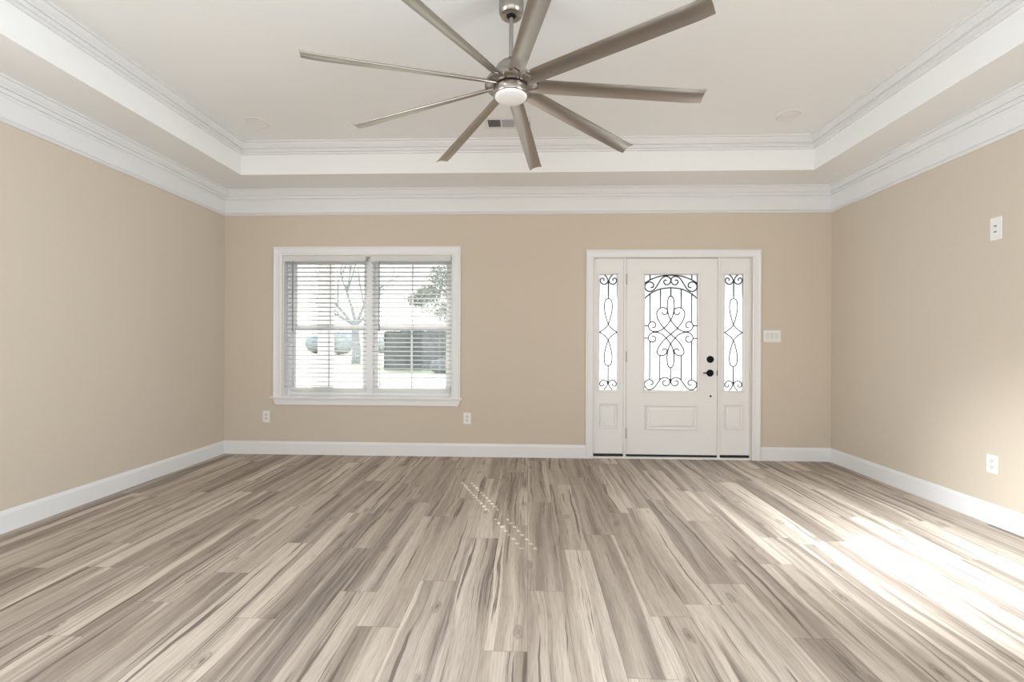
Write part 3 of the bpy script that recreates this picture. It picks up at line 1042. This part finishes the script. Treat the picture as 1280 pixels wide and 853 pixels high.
R0, R1 = 0.085, 1.047
Z0, Z1 = 2.588, 2.529
def blade_bm():
    bm = bmesh.new()
    rows = []
    n, mch = 22, 10
    for i in range(n + 1):
        s = i / n
        r = R0 + (R1 - R0) * s
        ch = 0.080 + 0.014 * s
        if s < 0.08: ch *= 0.82 + 0.18 * s / 0.08
        pitch = math.radians(26 - 11.0 * min(1, s * 1.15))
        zc = Z0 + (Z1 - Z0) * s
        zc += 0.012 * max(0, (s - 0.90) / 0.10) ** 2 * 0.4
        top, bot = [], []
        for j in range(mch + 1):
            c = -0.5 + j / mch
            camber = 0.010 * (1 - (2 * c) ** 2)
            th = 0.0022 + 0.0028 * max(0.0, 1 - (2 * c) ** 2)
            for lst, q in ((top, th), (bot, -th * 0.4)):
                a = c * ch
                b = camber + q
                # +c is the clockwise side (higher), -c the counter-clockwise side
                y = -a * math.cos(pitch) + b * math.sin(pitch)
                z = a * math.sin(pitch) + b * math.cos(pitch) - 0.006
                lst.append(bm.verts.new((r, y, fz(zc) + z)))
        rows.append((top, bot))
    for (t0, b0), (t1, b1) in zip(rows, rows[1:]):
        for j in range(mch):
            bm.faces.new((t0[j], t0[j + 1], t1[j + 1], t1[j]))
            bm.faces.new((b0[j], b1[j], b1[j + 1], b0[j + 1]))
        bm.faces.new((t0[0], t1[0], b1[0], b0[0]))
        bm.faces.new((t0[mch], b0[mch], b1[mch], t1[mch]))
    for t_, b_ in (rows[0], rows[-1]):
        bm.faces.new(t_ + b_[::-1])
    bmesh.ops.recalc_face_normals(bm, faces=bm.faces[:])
    return bm
A0 = math.radians(201.7)
b0 = obj('blade', blade_bm(), M['blade'], fan)
auto_smooth(b0, 50)
bm = bmesh.new()
box(bm, 0.105, 0.150, -0.015, 0.015, -0.004, 0.001, 0.001)
bmesh.ops.rotate(bm, verts=bm.verts[:], cent=(0, 0, 0), matrix=Matrix.Rotation(math.radians(-25.5), 3, 'X'))
bmesh.ops.translate(bm, verts=bm.verts[:], vec=(0, 0, fz(2.581)))
h0 = obj('blade_bracket', bm, M['nickel'], b0)
h0.rotation_euler = (0, 0, 0)
b0.rotation_euler = (0, 0, A0)
for k in range(1, 9):
    b = b0.copy(); C.objects.link(b); b.parent = fan
    b.rotation_euler = (0, 0, A0 - k * math.radians(40))
    h = h0.copy(); C.objects.link(h); h.parent = b

# ------------------------------------------------------------------ outdoors
ZG = -0.32
M['grass'] = paint('lawn_grass', (0.42, 0.425, 0.33), 0.95, 0.0, var=0.25, vscale=1.2, spec=0.1)
M['concrete'] = paint('pale_concrete', (0.42, 0.45, 0.49), 0.9, var=0.1, vscale=2, spec=0.1)
M['bark'] = paint('grey_bark', (0.27, 0.285, 0.30), 0.95, var=0.3, vscale=8, spec=0.1)
M['leaf'] = paint('pale_green_leaf', (0.32, 0.35, 0.31), 0.7, var=0.3, vscale=2, spec=0.2)
M['hedge'] = paint('dark_hedge_leaf', (0.15, 0.165, 0.175), 0.8, var=0.3, vscale=3, spec=0.1)
M['far'] = paint('distant_foliage', (0.36, 0.40, 0.42), 0.9, var=0.25, vscale=0.8, spec=0.1)
M['porch'] = paint('white_porch_paint', (0.80, 0.80, 0.80), 0.5)
bm = bmesh.new(); box(bm, -70, 60, D + 2.0, 120, ZG - 0.2, ZG)
obj('ground_lawn', bm, M['grass'], kind='structure')
bm = bmesh.new()
pts = [(-5.5, 16.0), (1.0, 7.4), (9.0, 7.4), (9.0, 22.0), (-3.0, 22.0)]
va = [bm.verts.new((x, y, ZG + 0.02)) for x, y in pts]; vb = [bm.verts.new((x, y, ZG - 0.02)) for x, y in pts]
bm.faces.new(va); bm.faces.new(vb[::-1])
for i in range(5): bm.faces.new((va[i], vb[i], vb[(i + 1) % 5], va[(i + 1) % 5]))
bmesh.ops.recalc_face_normals(bm, faces=bm.faces[:])
obj('ground_driveway', bm, M['concrete'], kind='structure')
obj('porch_floor', boxbm(-4.5, 4.5, D + 0.165, D + 2.05, -0.30, -0.03), M['concrete'], kind='structure')
cx_ = -2.872
obj('porch_roof', boxbm(-4.8, 4.8, D + 0.165, 6.52, 3.0, 3.2), M['porch'], kind='structure')
t = empty('porch_column', (cx_, 6.40, -0.03), label='square white porch column outside the left half of the window', cat='column')
obj('shaft', boxbm(-0.085, 0.085, -0.085, 0.085, 0.18, 2.86, 0.006), M['porch'], t)
obj('plinth', boxbm(-0.11, 0.11, -0.11, 0.11, 0.0, 0.18, 0.008), M['porch'], t)
obj('capital', boxbm(-0.11, 0.11, -0.11, 0.11, 2.86, 2.998, 0.008), M['porch'], t)

def leaf_cloud(bm, blobs, n, size, rnd):
    for _ in range(n):
        cx, cy, cz, rx, ry, rz = rnd.choice(blobs)
        while True:
            p = Vector((rnd.uniform(-1, 1), rnd.uniform(-1, 1), rnd.uniform(-1, 1)))
            if p.length <= 1: break
        c = Vector((cx + p.x * rx, cy + p.y * ry, cz + p.z * rz))
        u = Vector((rnd.gauss(0, 1), rnd.gauss(0, 1), rnd.gauss(0, 1))).normalized()
        v = u.cross(Vector((rnd.gauss(0, 1), rnd.gauss(0, 1), rnd.gauss(0, 1)))).normalized()
        s = size * rnd.uniform(0.6, 1.3)
        bm.faces.new([bm.verts.new(c + u * s), bm.verts.new(c + v * s * 0.45), bm.verts.new(c - u * s), bm.verts.new(c - v * s * 0.45)])

def branchy(bm, base, direction, length, rad, depth, rnd, spread=0.55):
    d = Vector(direction).normalized()
    pts = [Vector(base)]
    n = 5
    for i in range(n):
        d = (d + Vector((rnd.uniform(-1, 1), rnd.uniform(-1, 1), rnd.uniform(-0.4, 0.8))) * 0.10).normalized()
        pts.append(pts[-1] + d * length / n)
    tube(bm, pts, rad, 7, r2=rad * 0.62)
    if depth == 0: return
    for k in range(rnd.choice((2, 3))):
        nd = (d + Vector((rnd.uniform(-1, 1), rnd.uniform(-1, 1), rnd.uniform(-0.2, 0.5))) * spread * 1.3).normalized()
        branchy(bm, pts[rnd.choice((3, 4, 5))], nd, length * rnd.uniform(0.6, 0.8), rad * 0.52, depth - 1, rnd, spread)

rnd = random.Random(4)
t = empty('bare_tree', (-12.6, 33.0, ZG), label='leafless grey tree on the lawn seen through the left half of the window', cat='tree')
bm = bmesh.new(); tube(bm, [(0, 0, -0.1), (0.05, 0, 1.2), (-0.05, 0, 2.4), (0.0, 0, 3.2)], 0.34, 9, r2=0.24)
obj('trunk', bm, M['bark'], t)
for dx, dz, L_ in ((-0.75, 1, 2.4), (-0.25, 1, 2.8), (0.45, 1, 2.6), (0.8, 0.6, 2.0), (-1.0, 0.5, 2.0)):
    bm = bmesh.new(); branchy(bm, (0, 0, 3.0 + rnd.uniform(-0.5, 0.2)), (dx, rnd.uniform(-0.4, 0.4), dz), L_, 0.13, 3, rnd)
    obj('branch', bm, M['bark'], t)

t = empty('leafy_tree', (-3.6, 25.0, ZG), label='pale green leafy tree seen through the upper right of the window', cat='tree')
bm = bmesh.new(); tube(bm, [(0, 0, -0.1), (0.1, 0, 1.6), (0.0, 0.1, 3.0), (-0.1, 0, 4.4)], 0.22, 8, r2=0.10)
for k in range(5):
    branchy(bm, (0, 0, 2.4 + 0.3 * k), (math.cos(k * 2.2), math.sin(k * 2.2), 0.6), 1.6, 0.08, 1, rnd)
obj('trunk', bm, M['bark'], t)
bm = bmesh.new()
blobs = [(-1.3, 0, 3.7, 1.3, 1.3, 0.8), (-0.4, 0, 4.6, 1.5, 1.5, 0.9), (0.8, 0.2, 4.2, 1.5, 1.5, 1.3), (0.6, 0, 5.3, 1.2, 1.2, 0.9), (-0.6, -0.3, 3.2, 1.0, 1.2, 0.6), (-1.9, 0, 4.2, 0.7, 0.8, 0.5), (-2.5, 0, 3.9, 0.6, 0.7, 0.4), (-1.2, 0, 5.2, 0.9, 1.0, 0.6), (0.0, 0, 6.0, 1.3, 1.2, 0.8), (-0.2, 0, 3.3, 1.3, 1.2, 0.5)]
leaf_cloud(bm, blobs, 7500, 0.085, rnd)
obj('foliage', bm, M['leaf'], t)

def hedge(name, x, y, w_, d_, h_, label, seed, mat, cat='hedge'):
    r = random.Random(seed)
    bm = bmesh.new()
    box(bm, -w_ / 2, w_ / 2, -d_ / 2, d_ / 2, -0.05, h_, 0.12, 3)
    bmesh.ops.subdivide_edges(bm, edges=bm.edges[:], cuts=5, use_grid_fill=True)
    for v in bm.verts:
        v.co += Vector((r.uniform(-1, 1), r.uniform(-1, 1), r.uniform(-1, 1))) * 0.05
    nb = 1400
    leaf_cloud(bm, [(0, -d_ / 2, h_ * 0.5, w_ / 2, 0.12, h_ * 0.5), (0, 0, h_, w_ / 2, d_ / 2, 0.10)], nb, 0.07, r)
    o = obj(name, bm, mat)
    o.location = (x, y, ZG)
    return tag(o, label, cat)
hedge('hedge', -6.0, 26.2, 4.2, 1.6, 2.15, 'dark clipped hedge behind the driveway seen through the lower right of the window', 5, M['hedge'])
def shrub(x, y, r_, h_, label, seed):
    r = random.Random(seed)
    bm = bmesh.new()
    bmesh.ops.create_icosphere(bm, subdivisions=3, radius=1)
    for v in bm.verts:
        k = 1 + r.uniform(-0.08, 0.08)
        v.co = Vector((v.co.x * r_ * k, v.co.y * r_ * k, h_ * 0.5 + v.co.z * h_ * 0.5 * k))
    leaf_cloud(bm, [(0, 0, h_ * 0.5, r_ * 1.05, r_ * 1.05, h_ * 0.53)], 500, 0.05, r)
    o = obj('shrub', bm, M['hedge'])
    o.location = (x, y, ZG)
    return tag(o, label, 'shrub')
shrub(-4.35, 22.6, 0.55, 0.75, 'low dark rounded shrub in front of the right end of the hedge', 9)

# far tree line: separate crowns
rnd = random.Random(21)
far_labels = [('broad blue-grey tree at the far left edge of the lawn', -35.5, 58, 3.0, 3.4), ('rounded blue-grey tree beyond the lawn, left of the porch column', -29.6, 66, 2.7, 3.8),
              ('blue-grey tree beyond the lawn between the porch column and the leafless tree', -24.4, 58, 2.6, 3.2), ('low blue-grey tree beyond the lawn behind the leafless tree', -21.5, 70, 2.4, 3.0)]
for lb, x, y, r_, h_ in far_labels:
    t = empty('distant_tree', (x, y, ZG), label=lb, cat='tree', group='distant trees beyond the lawn')
    bm = bmesh.new(); tube(bm, [(0, 0, -0.1), (0, 0, h_ * 0.5)], 0.2, 7)
    obj('trunk', bm, M['bark'], t)
    bm = bmesh.new()
    for k in range(7):
        q = bmesh.ops.create_icosphere(bm, subdivisions=2, radius=1)['verts']
        o_ = Vector((rnd.uniform(-0.55, 0.55) * r_, rnd.uniform(-0.4, 0.4) * r_, h_ * rnd.uniform(0.35, 0.62)))
        s_ = rnd.uniform(0.45, 0.62)
        for v in q:
            v.co = Vector((v.co.x * r_ * s_, v.co.y * r_ * s_, v.co.z * h_ * 0.36)) * (1 + rnd.uniform(-0.06, 0.06)) + o_
    leaf_cloud(bm, [(0, 0, h_ * 0.5, r_, r_, h_ * 0.5)], 500, 0.16, rnd)
    obj('crown', bm, M['far'], t)
